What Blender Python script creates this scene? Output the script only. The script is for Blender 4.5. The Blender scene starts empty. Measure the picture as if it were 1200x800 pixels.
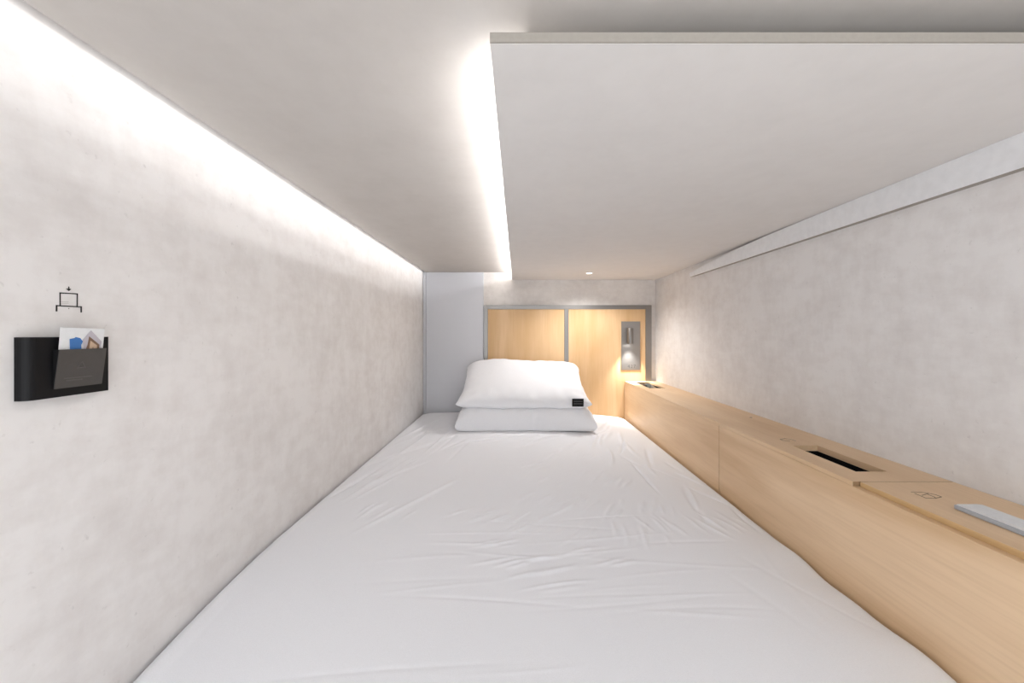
import bpy, bmesh, math, random
import numpy as np
from mathutils import Vector, noise, Matrix

S = bpy.context.scene
COL = S.collection
CZ = 0.56                      # eye height above the pod floor; heights below are given relative to it
def Z(v): return CZ + v

# ------------------------------------------------------------------ camera
cd = bpy.data.cameras.new('camera'); cam = bpy.data.objects.new('camera', cd); COL.objects.link(cam)
cam.location = (0, 0, CZ); cam.rotation_euler = (math.pi/2, 0, 0)
cd.sensor_width = 36; cd.lens = 15.0; cd.shift_x = -0.005; cd.shift_y = -0.0075
cd.clip_start = 0.01; cd.clip_end = 50
S.camera = cam

# ------------------------------------------------------------------ world / exposure / lamp strengths
W = bpy.data.worlds.new('corridor_light'); S.world = W; W.use_nodes = True
bg = W.node_tree.nodes['Background']
bg.inputs['Color'].default_value = (0.95, 0.975, 1.0, 1); bg.inputs['Strength'].default_value = 1.45
S.view_settings.view_transform = 'Standard'; S.view_settings.look = 'None'
S.view_settings.exposure = 1.12; S.view_settings.gamma = 1.0; S.view_settings.use_curve_mapping = False
P_LEFT = 0.42
P_PANEL = 3.6
P_DOWN = 4.6
P_READ = 4.0
LEDC = (1.0, 0.992, 0.99)

# ------------------------------------------------------------------ room dimensions (metres)
XL, XR = -0.4945, 0.730
Y0, Y1 = -0.42, 2.25
ZC = 0.323                     # ceiling
XE = -0.479                    # left edge of the ceiling panel
SX, SZB, SZT, SY = -0.0265, 0.2835, 0.2935, 0.4155   # dropped panel
DZ, DX = -0.2475, 0.562        # shelf unit top, shelf unit face
F = 500.0
def on_left(px, py, X=XL):
    Y = -X*F/(606-px); return (X, Y, Z((391-py)/F*Y))
def on_desk(px, py, z=DZ):
    Y = -z*F/(py-391); return ((px-606)/F*Y, Y, Z(z))

# ------------------------------------------------------------------ helpers
def link(name, bm, mat, parent=None, smooth=False):
    me = bpy.data.meshes.new(name)
    bmesh.ops.recalc_face_normals(bm, faces=bm.faces[:])
    bm.to_mesh(me); bm.free()
    for m in (mat if isinstance(mat, (list, tuple)) else [mat]): me.materials.append(m)
    if smooth:
        for p in me.polygons: p.use_smooth = True
    o = bpy.data.objects.new(name, me); COL.objects.link(o)
    if parent is not None:
        o.parent = parent
        o.matrix_parent_inverse = Matrix.Translation(parent.location).inverted()
    return o
def tag(o, label, cat, group=None):
    o['label'] = label; o['category'] = cat
    if group: o['group'] = group
    return o
def thing(name, label, cat, loc, group=None):
    o = bpy.data.objects.new(name, None); COL.objects.link(o)
    o.location = loc; o.empty_display_size = 0.05
    return tag(o, label, cat, group)
def struct(o):
    o['kind'] = 'structure'; return o
def box(bm, x0, x1, y0, y1, z0, z1, bev=0.0, seg=2):
    t = bmesh.new()
    r = bmesh.ops.create_cube(t, size=1.0)
    for v in t.verts:
        v.co = Vector(((x0+x1)/2 + v.co.x*(x1-x0), (y0+y1)/2 + v.co.y*(y1-y0), (z0+z1)/2 + v.co.z*(z1-z0)))
    if bev > 0:
        bmesh.ops.bevel(t, geom=t.edges[:], offset=bev, segments=seg, affect='EDGES', profile=0.5)
    me = bpy.data.meshes.new('t'); t.to_mesh(me); t.free(); bm.from_mesh(me); bpy.data.meshes.remove(me)
def cyl(bm, p0, p1, r0, r1=None, n=32, caps=True):
    r1 = r0 if r1 is None else r1
    p0, p1 = Vector(p0), Vector(p1); d = (p1-p0).normalized()
    a = d.orthogonal().normalized(); b = d.cross(a)
    A, B = [], []
    for i in range(n):
        t = 2*math.pi*i/n; u = a*math.cos(t) + b*math.sin(t)
        A.append(bm.verts.new(p0+u*r0)); B.append(bm.verts.new(p1+u*r1))
    for i in range(n):
        bm.faces.new((A[i], A[(i+1) % n], B[(i+1) % n], B[i]))
    if caps: bm.faces.new(A[::-1]); bm.faces.new(B)
def lathe(bm, c, prof, n=40, axis='Z'):
    rings = []
    for r, h in prof:
        ring = []
        for i in range(n):
            t = 2*math.pi*i/n
            if axis == 'Z': co = (c[0]+r*math.cos(t), c[1]+r*math.sin(t), c[2]+h)
            else: co = (c[0]+r*math.cos(t), c[1]+h, c[2]+r*math.sin(t))
            ring.append(bm.verts.new(co))
        rings.append(ring)
    for A, B in zip(rings, rings[1:]):
        for i in range(n): bm.faces.new((A[i], A[(i+1) % n], B[(i+1) % n], B[i]))
def prism(bm, pts, off):
    """polygon (3D points) extruded by vector off"""
    a = [bm.verts.new(p) for p in pts]; b = [bm.verts.new(Vector(p)+Vector(off)) for p in pts]
    bm.faces.new(a); bm.faces.new(b[::-1]); n = len(a)
    for i in range(n): bm.faces.new((a[i], a[(i+1) % n], b[(i+1) % n], b[i]))
def stroke(bm, p, q, w, nrm, h=0.0003):
    """thin raised bar of width w from p to q lying on the plane with normal nrm"""
    p, q, nrm = Vector(p), Vector(q), Vector(nrm)
    d = (q-p).normalized(); s = d.cross(nrm)*(w/2); e = d*(w/2)
    prism(bm, [p-e-s, q+e-s, q+e+s, p-e+s], nrm*h)

# ------------------------------------------------------------------ materials
def new_mat(name):
    m = bpy.data.materials.new(name); m.use_nodes = True
    nt = m.node_tree; b = nt.nodes['Principled BSDF']
    return m, nt, b
def N(nt, t, **kw):
    n = nt.nodes.new(t)
    for k, v in kw.items():
        if k in n.inputs: n.inputs[k].default_value = v
        else: setattr(n, k, v)
    return n
def simple(name, col, rough=0.5, metal=0.0, bump=0.0, scale=200, spec=0.5, sheen=0.0):
    m, nt, b = new_mat(name)
    b.inputs['Roughness'].default_value = rough; b.inputs['Metallic'].default_value = metal
    b.inputs['Specular IOR Level'].default_value = spec
    if sheen: b.inputs['Sheen Weight'].default_value = sheen
    co = N(nt, 'ShaderNodeTexCoord'); no = N(nt, 'ShaderNodeTexNoise', Scale=scale, Detail=4.0)
    nt.links.new(co.outputs['Object'], no.inputs['Vector'])
    r = N(nt, 'ShaderNodeValToRGB')
    r.color_ramp.elements[0].position = 0.3; r.color_ramp.elements[1].position = 0.7
    r.color_ramp.elements[0].color = tuple(c*0.96 for c in col)+(1,); r.color_ramp.elements[1].color = tuple(min(1, c*1.03) for c in col)+(1,)
    nt.links.new(no.outputs['Fac'], r.inputs['Fac']); nt.links.new(r.outputs['Color'], b.inputs['Base Color'])
    if bump:
        bp = N(nt, 'ShaderNodeBump', Strength=bump, Distance=0.001)
        nt.links.new(no.outputs['Fac'], bp.inputs['Height']); nt.links.new(bp.outputs['Normal'], b.inputs['Normal'])
    return m
def plaster(name, lo, hi, rough=0.8, fine=0.35):
    """mottled cement-look wall covering: soft blotches, brushed hatching, pin-prick pits"""
    m, nt, b = new_mat(name); L = nt.links.new
    b.inputs['Roughness'].default_value = rough; b.inputs['Specular IOR Level'].default_value = 0.25
    co = N(nt, 'ShaderNodeTexCoord')
    def noise_(scale, det, sc=(1, 1, 1)):
        mp = N(nt, 'ShaderNodeMapping'); mp.inputs['Scale'].default_value = sc
        n = N(nt, 'ShaderNodeTexNoise', Scale=scale, Detail=det); n.inputs['Roughness'].default_value = 0.62
        L(co.outputs['Object'], mp.inputs['Vector']); L(mp.outputs['Vector'], n.inputs['Vector']); return n
    big = noise_(9.0, 8.0); hz = noise_(26.0, 8.0, (1, .6, 1.6)); vt = noise_(30.0, 8.0, (1.3, 1.3, .7)); pit = noise_(75.0, 3.0)
    def mx(a, bb, f):
        n = N(nt, 'ShaderNodeMix'); n.data_type = 'FLOAT'; n.inputs[0].default_value = f
        L(a, n.inputs[2]); L(bb, n.inputs[3]); return n.outputs[0]
    h = mx(hz.outputs['Fac'], vt.outputs['Fac'], 0.45)
    s = mx(big.outputs['Fac'], h, 0.55)
    r = N(nt, 'ShaderNodeValToRGB'); e = r.color_ramp.elements
    e[0].position = 0.38; e[0].color = lo+(1,); e[1].position = 0.56; e[1].color = hi+(1,)
    L(s, r.inputs['Fac'])
    # scattered darker flecks
    pr = N(nt, 'ShaderNodeMapRange'); pr.inputs[1].default_value = 0.66; pr.inputs[2].default_value = 0.78
    pr.inputs[3].default_value = 0.0; pr.inputs[4].default_value = fine
    L(pit.outputs['Fac'], pr.inputs[0])
    mc = N(nt, 'ShaderNodeMix'); mc.data_type = 'RGBA'
    L(pr.outputs[0], mc.inputs[0]); L(r.outputs['Color'], mc.inputs[6]); mc.inputs[7].default_value = tuple(c*0.72 for c in lo)+(1,)
    L(mc.outputs[2], b.inputs['Base Color'])
    bp = N(nt, 'ShaderNodeBump', Strength=0.12, Distance=0.002); L(h, bp.inputs['Height']); L(bp.outputs['Normal'], b.inputs['Normal'])
    return m
def wood(name, lo, hi, dark, grain='Y', rough=0.42):
    """pale birch plywood: long soft figure, fine pores, a few knots"""
    m, nt, b = new_mat(name); L = nt.links.new
    b.inputs['Roughness'].default_value = rough; b.inputs['Specular IOR Level'].default_value = 0.4
    co = N(nt, 'ShaderNodeTexCoord')
    def mp(sc):
        q = N(nt, 'ShaderNodeMapping'); q.inputs['Scale'].default_value = sc
        L(co.outputs['Object'], q.inputs['Vector']); return q.outputs['Vector']
    st = {'Y': (1, .16, 1), 'Z': (1, 1, .16)}[grain]; st2 = {'Y': (1, .03, 1), 'Z': (1, 1, .03)}[grain]
    a = N(nt, 'ShaderNodeTexNoise', Scale=9.0, Detail=4.0, Distortion=0.8); L(mp(st), a.inputs['Vector'])
    f = N(nt, 'ShaderNodeTexNoise', Scale=220.0, Detail=3.0); L(mp(st2), f.inputs['Vector'])
    k = N(nt, 'ShaderNodeTexVoronoi', Scale=3.3); L(mp({'Y': (1, .6, 1.3), 'Z': (1.3, 1, .6)}[grain]), k.inputs['Vector'])
    r = N(nt, 'ShaderNodeValToRGB'); e = r.color_ramp.elements
    e[0].position = 0.34; e[0].color = lo+(1,); e[1].position = 0.64; e[1].color = hi+(1,)
    L(a.outputs['Fac'], r.inputs['Fac'])
    fr = N(nt, 'ShaderNodeMapRange'); fr.inputs[1].default_value = 0.45; fr.inputs[2].default_value = 0.8; fr.inputs[4].default_value = 0.22
    L(f.outputs['Fac'], fr.inputs[0])
    m1 = N(nt, 'ShaderNodeMix'); m1.data_type = 'RGBA'; L(fr.outputs[0], m1.inputs[0]); L(r.outputs['Color'], m1.inputs[6]); m1.inputs[7].default_value = dark+(1,)
    kr = N(nt, 'ShaderNodeMapRange'); kr.inputs[1].default_value = 0.12; kr.inputs[2].default_value = 0.02; kr.inputs[3].default_value = 0.0; kr.inputs[4].default_value = 0.45
    L(k.outputs['Distance'], kr.inputs[0])
    m2 = N(nt, 'ShaderNodeMix'); m2.data_type = 'RGBA'; L(kr.outputs[0], m2.inputs[0]); L(m1.outputs[2], m2.inputs[6]); m2.inputs[7].default_value = dark+(1,)
    L(m2.outputs[2], b.inputs['Base Color'])
    bp = N(nt, 'ShaderNodeBump', Strength=0.05, Distance=0.0005); L(f.outputs['Fac'], bp.inputs['Height']); L(bp.outputs['Normal'], b.inputs['Normal'])
    return m
def brushed(name, col, rough=0.35, sc=(300, 300, 8), metal=1.0):
    m, nt, b = new_mat(name); L = nt.links.new
    b.inputs['Metallic'].default_value = metal; b.inputs['Base Color'].default_value = col+(1,)
    co = N(nt, 'ShaderNodeTexCoord'); mp = N(nt, 'ShaderNodeMapping'); mp.inputs['Scale'].default_value = sc
    n = N(nt, 'ShaderNodeTexNoise', Scale=1.0, Detail=3.0)
    L(co.outputs['Object'], mp.inputs['Vector']); L(mp.outputs['Vector'], n.inputs['Vector'])
    r = N(nt, 'ShaderNodeMapRange'); r.inputs[3].default_value = rough-0.08; r.inputs[4].default_value = rough+0.12
    L(n.outputs['Fac'], r.inputs[0]); L(r.outputs[0], b.inputs['Roughness'])
    return m
def emit(name, col, s):
    m, nt, b = new_mat(name)
    b.inputs['Emission Color'].default_value = col+(1,); b.inputs['Emission Strength'].default_value = s
    b.inputs['Base Color'].default_value = (0.8, 0.8, 0.8, 1); return m

M = {}
M['wall'] = plaster('cement_wall', (.715, .685, .67), (.81, .79, .78), fine=0.5)
M['backwall'] = plaster('cement_wall_back', (.70, .665, .64), (.81, .78, .755))
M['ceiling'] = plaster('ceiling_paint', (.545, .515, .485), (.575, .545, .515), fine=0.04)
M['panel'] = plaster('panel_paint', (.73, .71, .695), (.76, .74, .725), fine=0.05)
M['edge'] = simple('panel_edge_ledge_shade', (.36, .33, .295), 0.7)
M['trim'] = simple('ledge_paint', (.80, .805, .82), 0.45, bump=0.05, scale=60)
M['grey'] = brushed('grey_sheet_metal', (.60, .61, .645), 0.5, (2, 2, 200), metal=0.3)
M['steel'] = brushed('brushed_steel', (.27, .26, .25), 0.33, (400, 400, 8))
M['steelh'] = brushed('brushed_steel_plate', (.33, .32, .31), 0.42, (8, 300, 400))
M['wood'] = wood('birch_plywood', (.70, .475, .275), (.85, .63, .415), (.52, .32, .155), 'Y')
M['woodv'] = wood('birch_plywood_upright', (.64, .41, .205), (.75, .52, .30), (.52, .29, .11), 'Z')
M['ply'] = wood('plywood_cut_edge', (.62, .40, .19), (.74, .52, .28), (.42, .24, .10), 'Y', 0.55)
M['sheet'] = simple('white_cotton_sheet', (.885, .90, .945), 0.9, bump=0.12, scale=900, spec=0.2, sheen=0.15)
M['pillow'] = simple('white_pillow_cotton', (.87, .88, .915), 0.9, bump=0.10, scale=700, spec=0.2, sheen=0.15)
M['black'] = simple('black_plastic', (.006, .006, .007), 0.5, spec=0.2)
M['blocker'] = simple('dark_cove_blocker', (.05, .05, .05), 0.6)
M['blackm'] = simple('matt_black', (.006, .006, .006), 0.85, spec=0.1)
M['smoke'] = simple('charcoal_pocket', (.060, .056, .054), 0.35)
M['smokel'] = simple('pocket_print', (.085, .080, .078), 0.35)
M['card'] = simple('white_card', (.78, .79, .80), 0.6)
M['blue'] = simple('blue_print', (.045, .17, .45), 0.6)
M['bluel'] = simple('pale_blue_print', (.25, .42, .65), 0.6)
M['photo'] = simple('lilac_grey_print', (.50, .47, .52), 0.5)
M['brown'] = simple('brown_print', (.20, .12, .075), 0.6)
M['tan'] = simple('tan_print', (.55, .40, .28), 0.6)
M['ink'] = simple('black_ink', (.012, .011, .010), 0.6)
M['inkb'] = simple('burnt_mark', (.17, .115, .075), 0.7)
M['inkf'] = simple('faint_grey_ink', (.42, .40, .385), 0.8)
M['tagline'] = simple('tag_stitching', (.10, .10, .105), 0.7)
M['remote'] = simple('pale_grey_plastic', (.74, .76, .78), 0.35)
M['remoteb'] = simple('blue_grey_plastic', (.46, .49, .54), 0.4)
M['plyend'] = simple('shaded_end_grain', (.30, .19, .10), 0.8)
M['white'] = simple('white_plastic', (.80, .80, .80), 0.4)
M['lens'] = emit('lit_lens', (1, .97, .93), 14.0)
M['led'] = emit('led_tape', (1, .98, .96), 2.0)
M['floor'] = simple('pod_floor', (.30, .28, .26), 0.6)
M['glassy'] = simple('grey_glass', (.06, .07, .068), 0.12)
M['number'] = simple('engraved_number', (.06, .06, .06), 0.6)

# ------------------------------------------------------------------ structure
T = 0.03
b = bmesh.new(); box(b, XL-T, XL, Y0, Y1+T, 0, Z(.44)); struct(link('wall_left', b, M['wall']))
b = bmesh.new(); box(b, XR, XR+T, Y0, Y1+T, 0, Z(.44)); struct(link('wall_right', b, M['wall']))
b = bmesh.new(); box(b, XL, XR, Y1, Y1+T, 0, Z(.44)); struct(link('wall_back', b, M['backwall']))
b = bmesh.new(); box(b, XL-T, XR+T, Y0, Y1+T, -T, 0); struct(link('floor', b, M['floor']))
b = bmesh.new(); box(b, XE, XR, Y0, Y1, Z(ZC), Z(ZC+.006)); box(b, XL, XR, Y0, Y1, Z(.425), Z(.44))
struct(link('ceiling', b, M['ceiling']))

# ledge moulding under the dropped panel on the right wall: slanted face, far end tapering down
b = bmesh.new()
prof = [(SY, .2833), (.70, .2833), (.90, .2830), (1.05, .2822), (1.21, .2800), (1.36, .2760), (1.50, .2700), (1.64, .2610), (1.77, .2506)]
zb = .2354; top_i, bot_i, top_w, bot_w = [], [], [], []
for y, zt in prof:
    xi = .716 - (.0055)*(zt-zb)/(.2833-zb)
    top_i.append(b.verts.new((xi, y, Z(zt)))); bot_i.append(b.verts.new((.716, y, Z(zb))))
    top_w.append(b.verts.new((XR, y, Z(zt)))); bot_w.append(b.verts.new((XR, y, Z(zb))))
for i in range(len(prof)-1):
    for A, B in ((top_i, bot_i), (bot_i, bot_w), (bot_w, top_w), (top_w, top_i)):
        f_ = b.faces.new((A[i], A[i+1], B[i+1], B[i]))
        if A is bot_i: f_.material_index = 1  # shade under the ledge and on its ends painted in with the dark edge colour
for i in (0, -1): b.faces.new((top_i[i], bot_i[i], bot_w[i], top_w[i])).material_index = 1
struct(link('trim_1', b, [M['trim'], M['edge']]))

# ------------------------------------------------------------------ dropped ceiling panel
dp = thing('dropped_ceiling_panel', 'pale flat ceiling panel hanging below the ceiling, lit along its left edge', 'ceiling panel', (.35, 1.3, Z(SZB)))
b = bmesh.new(); box(b, SX, XR-.0005, SY+.002, Y1-.0005, Z(SZB), Z(SZT)); link('panel_board', b, M['panel'], dp)
b = bmesh.new(); box(b, SX, XR-.0005, SY, SY+.002, Z(SZB+.0004), Z(SZT)); link('edge_banding', b, M['edge'], dp)

# ------------------------------------------------------------------ cove lights
def area(name, loc, rot, sx, sy, power, parent, col=LEDC, spread=math.pi):
    l = bpy.data.lights.new(name, 'AREA'); l.shape = 'RECTANGLE'; l.size = sx; l.size_y = sy; l.energy = power; l.color = col; l.spread = spread
    o = bpy.data.objects.new(name, l); COL.objects.link(o); o.location = Vector(loc)-parent.location; o.rotation_euler = rot; o.parent = parent
    return o
t = thing('led_strip_light', 'white light strip hidden in the gap above the left wall', 'strip light', (XE+.012, 1.0, Z(ZC+.0065)))
b = bmesh.new(); box(b, XL+.0004, XE+.013, Y0+.01, Y1-.01, Z(ZC+.050), Z(ZC+.056)); box(b, XE+.0085, XE+.013, Y0+.01, Y1-.01, Z(ZC+.0065), Z(ZC+.050)); link('unseen_strip_channel', b, M['blocker'], t)  # unseen dark cover and channel, added to stop bounce light in the cove
o = area('strip_lamp', (XE+.006, (Y0+Y1)/2, Z(ZC+.0455)), (0, math.radians(6), 0), .0016, Y1-Y0-.06, P_LEFT, t, spread=math.radians(55))
t = thing('led_strip_light', 'white light strip hidden above the left edge of the dropped panel', 'strip light', (SX+.02, 1.4, Z(SZT+.0005)))
b = bmesh.new(); box(b, SX+.033, SX+.039, .47, Y1-.02, Z(SZT+.0005), Z(SZT+.016)); link('unseen_strip_channel', b, M['white'], t)
o = area('strip_lamp', (SX+.032, (.47+Y1)/2, Z(SZT+.009)), (0, math.radians(150), 0), .010, Y1-.47-.06, P_PANEL, t)

# ------------------------------------------------------------------ grey metal wall panel and headboard
def bx_(px, Y): return (px-606)/F*Y
def bz_(py, Y): return (391-py)/F*Y
YH = 2.235
gp = thing('metal_wall_panel', 'tall grey sheet metal panel beside the wooden headboard', 'wall panel', ((XL+bx_(567, YH))/2, YH, Z(-.45)))
x0, x1 = XL+.0015, bx_(566.6, YH)
b = bmesh.new(); box(b, x0+.016, x1, YH, Y1-.0005, 0.02, Z(ZC-.0005), .0008); link('face_sheet', b, M['grey'], gp)
b = bmesh.new(); box(b, x0, x0+.0145, YH+.001, Y1-.0005, 0.02, Z(ZC-.0005), .0008); link('edge_strip', b, M['grey'], gp)

hx0, hx1, hm0, hm1 = bx_(567, YH), bx_(763.5, YH), bx_(661.3, YH), bx_(666.3, YH)
hz1 = bz_(357.5, YH)
hb = thing('headboard', 'pale birch headboard of two panels in a slim steel frame', 'headboard', ((hx0+hx1)/2, YH, Z(-.5)))
fw = .021
b = bmesh.new(); box(b, hx0, hx0+fw, YH-.002, Y1-.0005, .02, Z(hz1), .0008)
box(b, hx1-fw*1.5, hx1, YH-.002, Y1-.0005, .02, Z(hz1), .0008)
box(b, hm0, hm1, YH-.002, Y1-.0005, .02, Z(hz1-fw), .0008)
box(b, hx0+fw, hx1-fw*1.5, YH-.002, Y1-.0005, Z(hz1-fw), Z(hz1), .0008); link('steel_frame', b, M['steel'], hb)
b = bmesh.new(); box(b, hx0+fw+.0004, hm0-.0004, YH, Y1-.001, .02, Z(hz1-fw-.0004)); link('wood_panel', b, M['woodv'], hb)
b = bmesh.new(); box(b, hm1+.0004, hx1-fw*1.5-.0004, YH, Y1-.001, .02, Z(hz1-fw-.0004)); link('wood_panel', b, M['woodv'], hb)

# ------------------------------------------------------------------ mattress with fitted sheet
mx0, mx1, my0, my1 = XL+.003, DX-.003, -.05, YH-.004
rng = random.Random(7)
nx, ny = 480, 1000
gx = np.linspace(0, 1, nx); gy = np.linspace(0, 1, ny)
def warp(t): return t
GX, GY = np.meshgrid(mx0+(mx1-mx0)*gx, my0+(my1-my0)*gy)
base = np.full_like(GX, -.403)
# overall fall toward the near left corner and the right side
base -= .030*np.clip((GX-.05)/.5, 0, 1)**2*1.0
base -= .006*np.clip((-GX)/.5, 0, 1)**2
base -= .030*np.clip((.90-GY)/.38, 0, 1.6)**2*np.clip((-GX)/.45, 0, 1)**2
base += .0010*np.sin(GX*9+1.0)*np.sin(GY*5.0+.5)
# rounded edges; the right edge is slightly wavy near the foot
wv = .0035*np.sin(GY*23+.6)*np.exp(-((GY-.66)/.28)**2) + .002*np.sin(GY*47)*np.exp(-((GY-.7)/.25)**2)
wv = wv*np.clip((GX-.40)/.15, 0, 1)**2
def rnd(d, r):
    q = np.clip(1-d/r, 0, 1); return r*(1-np.sqrt(np.clip(1-q*q, 0, 1)))
drop = np.maximum(rnd(GX-mx0, .022)*.75, rnd(mx1-GX, .024)*.8)
drop = np.maximum(drop, rnd(my1-GY, .035)); drop = np.maximum(drop, rnd(GY-my0, .03))
# round plan corner at the head end
cr = .06
for cx, s in ((mx0+cr, -1), (mx1-cr, 1)):
    dx = np.clip((GX-cx)*s, 0, None); dy = np.clip(GY-(my1-cr), 0, None)
    d = cr-np.sqrt(dx*dx+dy*dy); m_ = (dx > 0) & (dy > 0)
    drop = np.where(m_, np.maximum(drop, rnd(np.clip(d, 0, None), .03)), drop)
H = base+wv-drop
# creases: many short soft ridges following the pull of the cloth
def crease(x, y, ang, L, w, h, bend=0.0):
    c, s = math.cos(ang), math.sin(ang)
    u = (GX-x)*c+(GY-y)*s; v = -(GX-x)*s+(GY-y)*c + bend*u*u
    return h*np.exp(-(v/w)**2)*np.exp(-(np.abs(u)/L)**3)
C = np.zeros_like(GX)
for i in range(34):      # fan pulled from the far right corner
    a = math.radians(rng.uniform(205, 262)); d = rng.uniform(.18, .85)
    C += crease(.50+d*math.cos(a), 2.13+d*math.sin(a), a+rng.uniform(-.12, .12), rng.uniform(.06, .16), rng.uniform(.004, .009), rng.uniform(.0008, .0022)*rng.choice((1, 1, -1)), rng.uniform(-.6, .6))
C2 = np.zeros_like(GX)
for px, py, an in ((600, 612, 50), (640, 562, 50), (655, 590, 55), (690, 592, 60), (722, 562, 66), (760, 590, 72), (682, 532, 56), (618, 542, 45), (590, 652, 24), (640, 668, 16),
                   (700, 650, 24), (560, 602, 40), (745, 625, 78), (792, 612, 100), (665, 620, 46), (850, 604, 112), (735, 522, 70), (450, 600, 66), (470, 540, 70), (700, 555, 60), (630, 590, 48)):
    d = .405*F/(py-391); x, y = (px-606)/F*d, d          # a patch of parallel ripples on the sheet
    a0 = math.radians(an)
    for k in range(-3, 4):
        o_ = k*.017+rng.uniform(-.005, .005)
        C2 += crease(x-math.sin(a0)*o_+rng.uniform(-.02, .02), y+math.cos(a0)*o_+rng.uniform(-.02, .02), a0+rng.uniform(-.12, .12), rng.uniform(.018, .050), rng.uniform(.0035, .0055), rng.uniform(.0005, .0016), rng.uniform(-2, 2))
for i in range(26):      # long shallow folds across the foot end
    x = rng.uniform(-.25, .40); y = rng.uniform(.46, .95)
    C += crease(x, y, math.radians(rng.uniform(-8, 14)), rng.uniform(.06, .16), rng.uniform(.0028, .0050), rng.uniform(.0003, .0008)*rng.choice((1, -1)), rng.uniform(-.5, .5))
for i in range(22):      # tension lines along the left side
    x = rng.uniform(-.44, -.18); y = rng.uniform(1.0, 2.0)
    C += crease(x, y, math.radians(rng.uniform(58, 85)), rng.uniform(.08, .2), rng.uniform(.004, .008), rng.uniform(.0004, .0011)*rng.choice((1, -1)), rng.uniform(-.4, .4))
for i in range(16):
    x = rng.uniform(.36, .53); y = rng.uniform(.6, 1.5)
    C += crease(x, y, math.radians(rng.uniform(75, 125)), rng.uniform(.04, .12), rng.uniform(.004, .008), rng.uniform(.0004, .0011)*rng.choice((1, -1)), rng.uniform(-1, 1))
H = H + C2*1.5 + (1.0+3.6*np.clip((GY-.75)/.35, 0, 1))*C*(1-np.clip((GY-1.69)/.03,0,1)*np.clip((.31-np.abs(GX-.037))/.03,0,1))*np.clip((GX-mx0)/.04, 0, 1)*np.clip((mx1-GX)/.03, 0, 1)
verts = np.stack([GX, GY, H+CZ], -1).reshape(-1, 3).tolist()
J, I = np.meshgrid(np.arange(ny-1), np.arange(nx-1), indexing='ij'); q_ = (J*nx+I).reshape(-1)
faces = np.stack([q_, q_+1, q_+nx+1, q_+nx], -1).tolist()
rim = [i for i in range(nx)] + [j*nx+nx-1 for j in range(1, ny)] + [(ny-1)*nx+i for i in range(nx-2, -1, -1)] + [j*nx for j in range(ny-2, 0, -1)]
k0 = len(verts)
for r_ in rim: verts.append((verts[r_][0], verts[r_][1], 0.001))
n_ = len(rim)
for i in range(n_): faces.append((rim[i], k0+i, k0+(i+1) % n_, rim[(i+1) % n_]))
faces.append(tuple(k0+i for i in range(n_)))
me = bpy.data.meshes.new('mattress'); me.from_pydata(verts, [], faces); me.materials.append(M['sheet'])
for p in me.polygons: p.use_smooth = True
mat_o = bpy.data.objects.new('mattress', me); COL.objects.link(mat_o)
tag(mat_o, 'mattress in a creased white fitted sheet filling the sleeping pod', 'mattress')
def bed_z(x, y):
    i = int(round((x-mx0)/(mx1-mx0)*(nx-1))); j = int(round((y-my0)/(my1-my0)*(ny-1)))
    i = min(max(i, 0), nx-1); j = min(max(j, 0), ny-1); return float(H[j, i])

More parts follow.
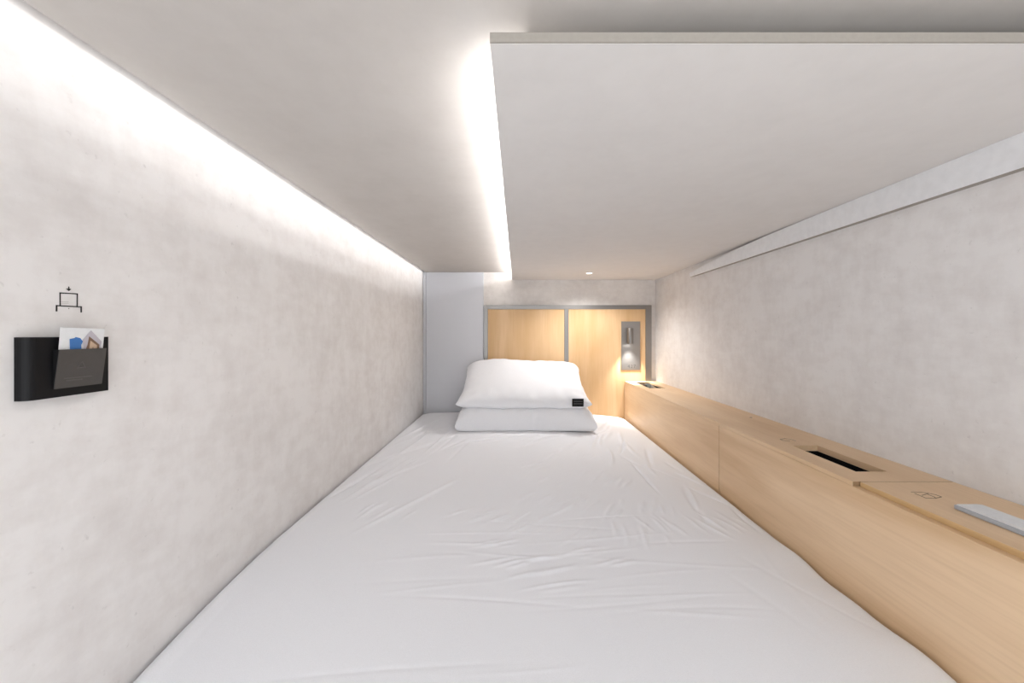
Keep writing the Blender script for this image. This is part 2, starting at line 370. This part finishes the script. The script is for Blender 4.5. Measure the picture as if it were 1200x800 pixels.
# ------------------------------------------------------------------ pillows
def sm(t): t = min(max(t, 0), 1); return t*t*(3-2*t)
class Pillow:
    def __init__(s, xc, a, yf, yb, sf, sb, ht, hb, seed, lower, pu=3.6, eu=.42, pv=3.2, ev=.42):
        s.pu, s.eu, s.pv, s.ev = pu, eu, pv, ev
        s.xc, s.a, s.yf, s.yb, s.sf, s.sb, s.ht, s.hb, s.seed, s.lower = xc, a, yf, yb, sf, sb, ht, hb, seed, lower
    def pt(s, u, v, side):
        a2 = s.a*(1-.055*(1-v*v)*abs(u)**3); yc = (s.yf+s.yb)/2; hy = (s.yb-s.yf)/2*(1-.07*(1-u*u)*abs(v)**3*.6)
        x = s.xc+u*a2; y = yc+v*hy
        n1 = noise.noise(Vector((x*6, y*6, s.seed)))*.006+noise.noise(Vector((x*3, y*3, s.seed+9)))*.008
        x += .006*noise.noise(Vector((u*2, v*5, s.seed+3)))*abs(u)**4; y += .007*noise.noise(Vector((u*5, v*2, s.seed+5)))*abs(v)**4
        seam = s.sf+(s.sb-s.sf)*sm((v+1)/2)+.005*noise.noise(Vector((x*9, v*2, s.seed)))
        bul = (max(0, 1-abs(u)**s.pu))**s.eu*(max(0, 1-abs(v)**s.pv))**s.ev
        # corners pulled, with radiating gathers
        edge = max(abs(u), abs(v))
        g = .0018*math.sin(u*31+s.seed)*sm((abs(v)-.55)/.35)*(1-sm((abs(v)-.93)/.07)) + .0025*math.sin(v*24+s.seed)*sm((abs(u)-.6)/.3)*(1-sm((abs(u)-.94)/.06))
        if side > 0:
            fold = sum(h*math.exp(-((v-(c0+m*(u-.5)))/w)**2)*sm((abs(u-.55)*-1+.45)/.3) for c0, m, w, h in ((.15, -1.0, .07, .0045), (-.25, -.8, .05, .003), (.45, -1.2, .06, .003)))
            fold += sum(h*math.exp(-((v-(c0+m*(u+.6)))/w)**2)*sm((abs(u+.6)*-1+.35)/.25) for c0, m, w, h in ((-.1, .7, .05, .003), (.3, .9, .05, .0025)))
            z = seam+s.ht*bul+(n1+g+fold)*min(1, bul*1.6)
        else:
            z = seam-s.hb*bul
            z = max(z, s.lower(x, y)) if s.lower else z
            z = min(z, seam+s.ht*bul-.001)
        return x, y, z
    def build(s, parent):
        n, m = 90, 70; vs = []; fs = []; idx = {}
        for side in (1, -1):
            for j in range(m+1):
                for i in range(n+1):
                    if side == -1 and (i in (0, n) or j in (0, m)):
                        idx[(side, i, j)] = idx[(1, i, j)]; continue
                    u = math.sin((-1+2*i/n)*math.pi/2); v = math.sin((-1+2*j/m)*math.pi/2)
                    x, y, z = s.pt(u, v, side); idx[(side, i, j)] = len(vs); vs.append((x-parent.location.x, y-parent.location.y, Z(z)-parent.location.z))
        for side in (1, -1):
            for j in range(m):
                for i in range(n):
                    q = [idx[(side, i, j)], idx[(side, i+1, j)], idx[(side, i+1, j+1)], idx[(side, i, j+1)]]
                    fs.append(q if side == 1 else q[::-1])
        me = bpy.data.meshes.new('pillowcase'); me.from_pydata(vs, [], fs); me.materials.append(M['pillow'])
        for p in me.polygons: p.use_smooth = True
        o = bpy.data.objects.new('pillowcase', me); COL.objects.link(o); o.parent = parent; return o
    def top(s, x, y):
        u = max(-1, min(1, (x-s.xc)/s.a)); v = max(-1, min(1, (y-(s.yf+s.yb)/2)/((s.yb-s.yf)/2)))
        return s.pt(u, v, 1)[2]
pb = Pillow(.037, .294, 1.755, 2.16, -.383, -.330, .090, .06, 2.0, lambda x, y: -.4015, 5.0, .34, 6.0, .34)
pt_ = Pillow(.028, .283, 1.765, 2.17, -.292, -.176, .062, .05, 5.0, lambda x, y: pb.top(x, y)+.001)
t1 = thing('pillow', 'white pillow lying flat on the bed under the other pillow', 'pillow', (.037, 1.95, Z(-.405)), 'white bed pillows')
pb.build(t1)
t2 = thing('pillow', 'white pillow with a small black tag, top one of the stack', 'pillow', (.028, 1.96, Z(-.30)), 'white bed pillows')
pt_.build(t2)
b = bmesh.new()
ty = 1.756; tx0, tx1, tz0, tz1 = bx_(670.5, ty), bx_(684, ty), bz_(476.3, ty), bz_(467, ty)
box(b, tx0, tx1, ty, ty+.0014, Z(tz0), Z(tz1), .0003); lt = link('label_tag', b, M['black'], t2); lt['label'] = 'small black woven tag'
b = bmesh.new()
for k in (.36, .66):
    box(b, tx0+.006, tx1-.005, ty-.0004, ty, Z(tz0+(tz1-tz0)*k-.0012), Z(tz0+(tz1-tz0)*k+.0012))
link('stitched_lines', b, M['tagline'], lt)

# ------------------------------------------------------------------ birch shelf unit along the right wall
sh = thing('bedside_shelf_unit', 'long birch plywood ledge unit between the bed and right wall', 'shelf unit', (.65, 1.0, 0))
TT, LT = .0075, .0115
b = bmesh.new()
s1 = (.609, .666, .767, .947); s2 = (.603, .677, 1.945, 2.19)
ya, yb = .7145, YH-.003
def plate(bm, x0, x1, y0, y1, z0, z1, holes):
    ys = sorted({y0, y1} | {h[2] for h in holes} | {h[3] for h in holes})
    for a, c in zip(ys, ys[1:]):
        h = [q for q in holes if q[2] <= a+1e-6 and q[3] >= c-1e-6]
        if h:
            box(bm, x0, h[0][0], a, c, z0, z1); box(bm, h[0][1], x1, a, c, z0, z1)
        else: box(bm, x0, x1, a, c, z0, z1)
plate(b, DX+.0003, XR-.0005, ya, yb, Z(DZ-TT), Z(DZ), [s1, s2])
wt = link('worktop', b, [M['wood'], M['plyend']], sh)
for p in wt.data.polygons:
    if p.normal.y < -.9 and p.center.y < ya+.001: p.material_index = 1  # shade of the lid notch put into this darker end-grain colour
for (a, c) in ((1.1892, yb), (-.05, 1.1862)):
    b = bmesh.new(); box(b, DX, DX+.014, a, c, .001, Z(DZ-TT-.0004), .0006)
    link('front_panel', b, M['wood'], sh)
b = bmesh.new(); box(b, DX+.011, XR-.001, -.05, ya-.0015, Z(DZ-LT), Z(DZ), .0007); lid = link('hinged_lid', b, M['ply'], sh)
# lid top veneer
b = bmesh.new(); box(b, DX+.0118, XR-.0018, -.049, ya-.0023, Z(DZ), Z(DZ+.0003)); link('lid_face', b, M['wood'], lid)
b = bmesh.new(); box(b, DX+.003, DX+.0135, 1.1866, 1.1888, .001, Z(DZ-TT-.001)); link('shadow_gap', b, M['blackm'], sh)  # matt black strip stands in for the shade inside the panel seam
# slot linings
def lining(nm, s, depth, wall_d, mat_side, mat_low):
    x0, x1, y0, y1 = s; w = .004
    b = bmesh.new()
    box(b, x0-w, x0-.0002, y0-w, y1+w, Z(DZ-wall_d), Z(DZ-TT-.0002)); box(b, x1+.0002, x1+w, y0-w, y1+w, Z(DZ-wall_d), Z(DZ-TT-.0002))
    box(b, x0, x1, y0-w, y0-.0002, Z(DZ-wall_d), Z(DZ-TT-.0002)); box(b, x0, x1, y1+.0002, y1+w, Z(DZ-wall_d), Z(DZ-TT-.0002))
    r = link('slot_rim', b, mat_side, sh)
    b = bmesh.new()
    box(b, x0-w, x0+.0002, y0-w, y1+w, Z(DZ-depth), Z(DZ-wall_d)); box(b, x1-.0002, x1+w, y0-w, y1+w, Z(DZ-depth), Z(DZ-wall_d))
    box(b, x0, x1, y0-w, y0, Z(DZ-depth), Z(DZ-wall_d)); box(b, x0, x1, y1, y1+w, Z(DZ-depth), Z(DZ-wall_d))
    box(b, x0-w, x1+w, y0-w, y1+w, Z(DZ-depth-.004), Z(DZ-depth)); q = link(nm, b, mat_low, sh); q['label'] = 'matt black recessed tray'
    return q
lining('storage_slot', s1, .05, .0125, M['wood'], M['blackm'])
tr = lining('charging_tray', s2, .022, .009, M['blackm'], M['blackm'])
b = bmesh.new(); box(b, .607, .640, 2.10, 2.18, Z(DZ-.0218), Z(DZ-.006), .002); box(b, .6, .615, 2.0, 2.10, Z(DZ-.0218), Z(DZ-.010), .002)
link('power_socket', b, M['black'], tr)
b = bmesh.new()
prism(b, [(.620, 1.985, Z(DZ-.0205)), (.672, 1.985, Z(DZ-.0205)), (.672, 2.165, Z(DZ-.005)), (.645, 2.165, Z(DZ-.005))], (0, 0, .0015))
link('glass_pad', b, M['glassy'], tr)
# pyrography-like marks on the top
up = (0, 0, 1)
def marks(name, segs, f, w, mat, parent, h=.0003, z=DZ):
    b = bmesh.new()
    for p, q in segs: stroke(b, f(*p), f(*q), w, up, h)
    return link(name, b, mat, parent)
g = lambda x, y: on_desk(1050+x/16, 560+y/16, DZ+.0003)
marks('etched_symbol', [((285, 262), (480, 266)), ((480, 266), (600, 285)), ((600, 285), (742, 312)), ((742, 312), (850, 352)), ((350, 288), (470, 338)), ((470, 338), (560, 376)), ((560, 376), (745, 380)), ((745, 378), (850, 355)), ((490, 325), (600, 292)), ((600, 310), (715, 352)), ((715, 352), (745, 378))], g, .0010, M['inkb'], lid)
g2 = lambda x, y: on_desk(870+x/13.33, 475+y/13.33, DZ)
marks('etched_symbol', [((590, 530), (665, 515)), ((665, 515), (760, 530)), ((760, 530), (830, 552)), ((640, 548), (740, 555)), ((590, 530), (640, 548))], g2, .0014, M['inkb'], sh)
b = bmesh.new(); c = on_desk(880, 489); lathe(b, (c[0], c[1], c[2]), [(0.0001, .0004), (.0032, .0004), (.0040, 0)], 20); link('screw_cap', b, M['inkb'], sh)

# ------------------------------------------------------------------ remote control on the lid
zr = DZ+.0003
rc = thing('remote_control', 'slim pale grey plastic remote lying on the shelf unit lid', 'remote control', (.632, .52, Z(zr)))
b = bmesh.new()
pr = [(.400, .0062), (.400, .0082), (.512, .0082), (.524, .0102), (.592, .0102), (.600, .0080), (.601, .0062)]
prism(b, [(.6178, y, Z(zr+h)) for y, h in pr], (.0284, 0, 0))
bmesh.ops.bevel(b, geom=b.edges[:], offset=.0006, segments=2, affect='EDGES')
link('top_cover', b, M['remote'], rc)
b = bmesh.new(); box(b, .617, .647, .400, .603, Z(zr+.0002), Z(zr+.0064), .0012); link('casing', b, M['remoteb'], rc)

# ------------------------------------------------------------------ reading lamp on the headboard
YP = YH-.004
px0, px1, pz0, pz1 = bx_(728.2, YP), bx_(750.3, YP), bz_(433.5, YP), bz_(376.5, YP)
lx, ly = .5835, 2.199
rl = thing('reading_lamp', 'small steel reading spotlight on a numbered plate on the headboard', 'reading lamp', ((px0+px1)/2, YH, Z(-.06)))
b = bmesh.new(); box(b, px0, px1, YP, YH-.0003, Z(pz0), Z(pz1), .0008); bp_ = link('mounting_plate', b, M['steelh'], rl)
lz0, lz1 = bz_(402.5, ly), bz_(384.5, ly)
b = bmesh.new(); R = .0155
lathe(b, (lx, ly, Z(0)), [(.0001, lz1), (R-.002, lz1), (R-.0006, lz1-.0006), (R, lz1-.002), (R, lz0+.001), (R-.0008, lz0), (R-.0022, lz0+.0002), (R-.0022, lz0+.006), (.0001, lz0+.008)], 48)
link('lamp_shade', b, M['steel'], rl, smooth=True).data.set_sharp_from_angle(angle=math.radians(35))
b = bmesh.new(); cyl(b, (lx, ly+R-.002, Z(lz1-.028)), (lx, YP+.0005, Z(lz1-.028)), .0055); lathe(b, (lx, YP-.004, Z(lz1-.028)), [(.0001, 0), (.010, 0), (.011, .001), (.011, .0045)], 32, 'Y')
link('swivel_arm', b, M['steel'], rl, smooth=False)
b = bmesh.new(); cyl(b, (lx, ly, Z(lz0+.0035)), (lx, ly, Z(lz0+.0045)), R-.003); link('lamp_lens', b, M['lens'], rl)
def text(name, s, size, loc, rot, mat, parent, ext=.0002):
    cu = bpy.data.curves.new(name, 'FONT'); cu.body = s; cu.size = size; cu.align_x = 'CENTER'; cu.extrude = ext; cu.space_character = 1.15
    o = bpy.data.objects.new(name, cu); COL.objects.link(o)
    bpy.context.view_layer.update()
    me = bpy.data.meshes.new_from_object(o.evaluated_get(bpy.context.evaluated_depsgraph_get()))
    bpy.data.objects.remove(o); me.materials.append(mat)
    o = bpy.data.objects.new(name, me); COL.objects.link(o); o.parent = parent
    base_loc = parent.location if parent.parent is None else parent.parent.location
    o.location = Vector(loc)-base_loc if parent.parent is None else Vector(loc); o.rotation_euler = rot; return o
nn = text('room_number', '427', .026, ((bx_(740.2, YP)), YP-.0004, Z(bz_(431.0, YP))), (math.pi/2, 0, 0), M['number'], rl)
l = bpy.data.lights.new('reading_beam', 'SPOT'); l.energy = P_READ; l.spot_size = math.radians(90); l.spot_blend = .9; l.shadow_soft_size = .010; l.color = (1, .97, .93)
o = bpy.data.objects.new('reading_beam', l); COL.objects.link(o); o.parent = rl; o.location = Vector((lx, ly, Z(lz0-.012)))-rl.location

# ------------------------------------------------------------------ tiny downlight in the dropped panel
dl = thing('ceiling_spotlight', 'tiny round recessed spotlight in the dropped panel above the pillows', 'spotlight', (.336, 1.99, Z(SZB)))
b = bmesh.new(); lathe(b, (.336, 1.99, Z(SZB)), [(.0105, -.0001), (.0185, -.0001), (.0180, -.0016), (.0120, -.0022), (.0105, -.0005)], 40); link('trim_ring', b, M['white'], dl, smooth=True)
b = bmesh.new(); cyl(b, (.336, 1.99, Z(SZB-.0012)), (.336, 1.99, Z(SZB-.0004)), .0106); link('lens', b, M['lens'], dl)
l = bpy.data.lights.new('spot_beam', 'SPOT'); l.energy = P_DOWN; l.spot_size = math.radians(150); l.spot_blend = .8; l.shadow_soft_size = .008; l.color = (1, .975, .95)
o = bpy.data.objects.new('spot_beam', l); COL.objects.link(o); o.parent = dl; o.location = (0, 0, -.010)

# ------------------------------------------------------------------ card holder on the left wall
hl = thing('wall_card_holder', 'black plastic card holder with a charcoal pocket on left wall', 'card holder', (XL, .46, Z(-.067)))
ha, hc, hz0, hz1_ = .419, .5045, -.0665, -.0035
b = bmesh.new()
def rrect(y0, y1, r, n=8):      # plan outline (X,Y) of the body: rounded outer vertical edges
    xo, xi = XL+.0125, XL+.0004; pts = [(xi, y0), ]
    for k in range(n+1):
        a = math.pi/2*k/n; pts.append((xo-r+r*math.sin(a), y0+r-r*math.cos(a)))
    r2 = r*.25
    for k in range(n+1):
        a = math.pi/2*k/n; pts.append((xo-r2+r2*math.cos(a), y1-r2+r2*math.sin(a)))
    pts.append((xi, y1)); return pts
prism(b, [(x, y, Z(hz0)) for x, y in rrect(ha, hc, .009)], (0, 0, hz1_-hz0))
link('back_plate', b, M['black'], hl)
xb, xt = XL+.0130, XL+.0187
b = bmesh.new()
prism(b, [(xb, .443, Z(-.0576)), (xb, .4937, Z(-.0576)), (xt, .4937, Z(-.0165)), (xt, .443, Z(-.0165))], (.0010, 0, 0))
for yy in (.443, .4927):
    b2 = bmesh.new()
    prism(b2, [(xb, yy, Z(-.0576)), (xt, yy, Z(-.0165)), (XL+.0126, yy, Z(-.0165)), (XL+.0126, yy, Z(-.0576))], (0, .0010, 0))
    link('pocket_side', b2, M['black'], hl)
pk = link('pocket', b, M['smoke'], hl); pk['label'] = 'charcoal grey front pocket'
def on_pocket(y, z, d=.0011):
    t = (z+.0576)/.0411; return (xb+(xt-xb)*t+d, y, Z(z))
b = bmesh.new(); nr = Vector((1, 0, -.14)).normalized()
for (a, c_, z) in ((.4515, .4800, -.0475), (.4540, .4700, -.0500)):
    stroke(b, on_pocket(a, z), on_pocket(c_, z), .0011, nr)
for p, q in (((.463, -.0370), (.4675, -.0305)), ((.4675, -.0305), (.472, -.0370)), ((.463, -.0370), (.472, -.0370))):
    stroke(b, on_pocket(*p), on_pocket(*q), .0009, nr)
link('pocket_print', b, M['smokel'], pk)
# cards standing in the pocket
def on_card(y, z, d=0):
    t = (z+.055)/.0615; return (XL+.0127+(.0045)*t+d, y, Z(z))
cdw = thing('paper_card', 'white card with a blue print standing in the wall card holder', 'card', (XL+.015, .4695, Z(-.055)))
b = bmesh.new(); prism(b, [on_card(.4452, -.055), on_card(.4920, -.055), on_card(.4935, .0055), on_card(.4457, .0068)], (.0004, 0, 0)); link('card_sheet', b, M['card'], cdw)
b = bmesh.new(); pts = [(81.5, 397), (87, 396), (88.5, 394.8), (94, 396), (97, 400), (95, 404), (95.5, 412), (82, 412)]
def pc(px, py, d=.0007):
    Xg = XL+.0165
    for _ in range(4):
        Y = -Xg*F/(606-px); z = (391-py)/F*Y; Xg = on_card(Y, z, d)[0]
    return (Xg, Y, Z(z))
prism(b, [pc(*p) for p in pts], (.0002, 0, 0)); link('blue_print', b, M['blue'], cdw)
ph = thing('photo_card', 'small lilac photo card tilted in front of the white card', 'card', pc(108, 404))
b = bmesh.new(); prism(b, [pc(*p, .0010) for p in ((106.5, 387), (118.8, 400), (116, 414), (99, 414), (97, 398))], (.0003, 0, 0)); link('card_sheet', b, M['photo'], ph)
b = bmesh.new(); prism(b, [pc(*p, .0014) for p in ((104.5, 394), (116.5, 403.8), (115, 412), (99.5, 412), (102.5, 404))], (.0002, 0, 0)); link('brown_print', b, M['brown'], ph)
b = bmesh.new(); prism(b, [pc(*p, .0017) for p in ((106, 399), (113.5, 404.5), (113, 412), (110, 412), (109, 405), (107, 412), (104, 412))], (.0002, 0, 0)); link('tan_print', b, M['tan'], ph)

# pictogram on the wall above the holder
b = bmesh.new(); gw = lambda x, y: on_left(60+x/20, 330+y/20, XL+.0002)
nx_ = (1, 0, 0); w = .00115
def S_(p, q, ww=w): stroke(b, gw(*p), gw(*q), ww, nx_, .0003)
S_((205, 262), (610, 285)); S_((205, 262), (207, 562)); S_((610, 285), (605, 582)); S_((125, 560), (700, 590)); S_((125, 562), (122, 680), w*1.3); S_((700, 590), (700, 705), w*1.3)
S_((410, 125), (410, 175), w*.9); S_((408, 628), (414, 632), w*.5)
prism(b, [gw(345, 165), gw(410, 160), gw(470, 172), gw(410, 218)], (.0003, 0, 0))
pg = link('wall_pictogram', b, M['ink']); tag(pg, 'black pictogram of an arrow over a card slot printed on left wall', 'wall sign')
b = bmesh.new()
for y in (470, 505): stroke(b, gw(240, y), gw(400, y), .0003, nx_, .0002)
link('small_print', b, M['inkf'], pg)
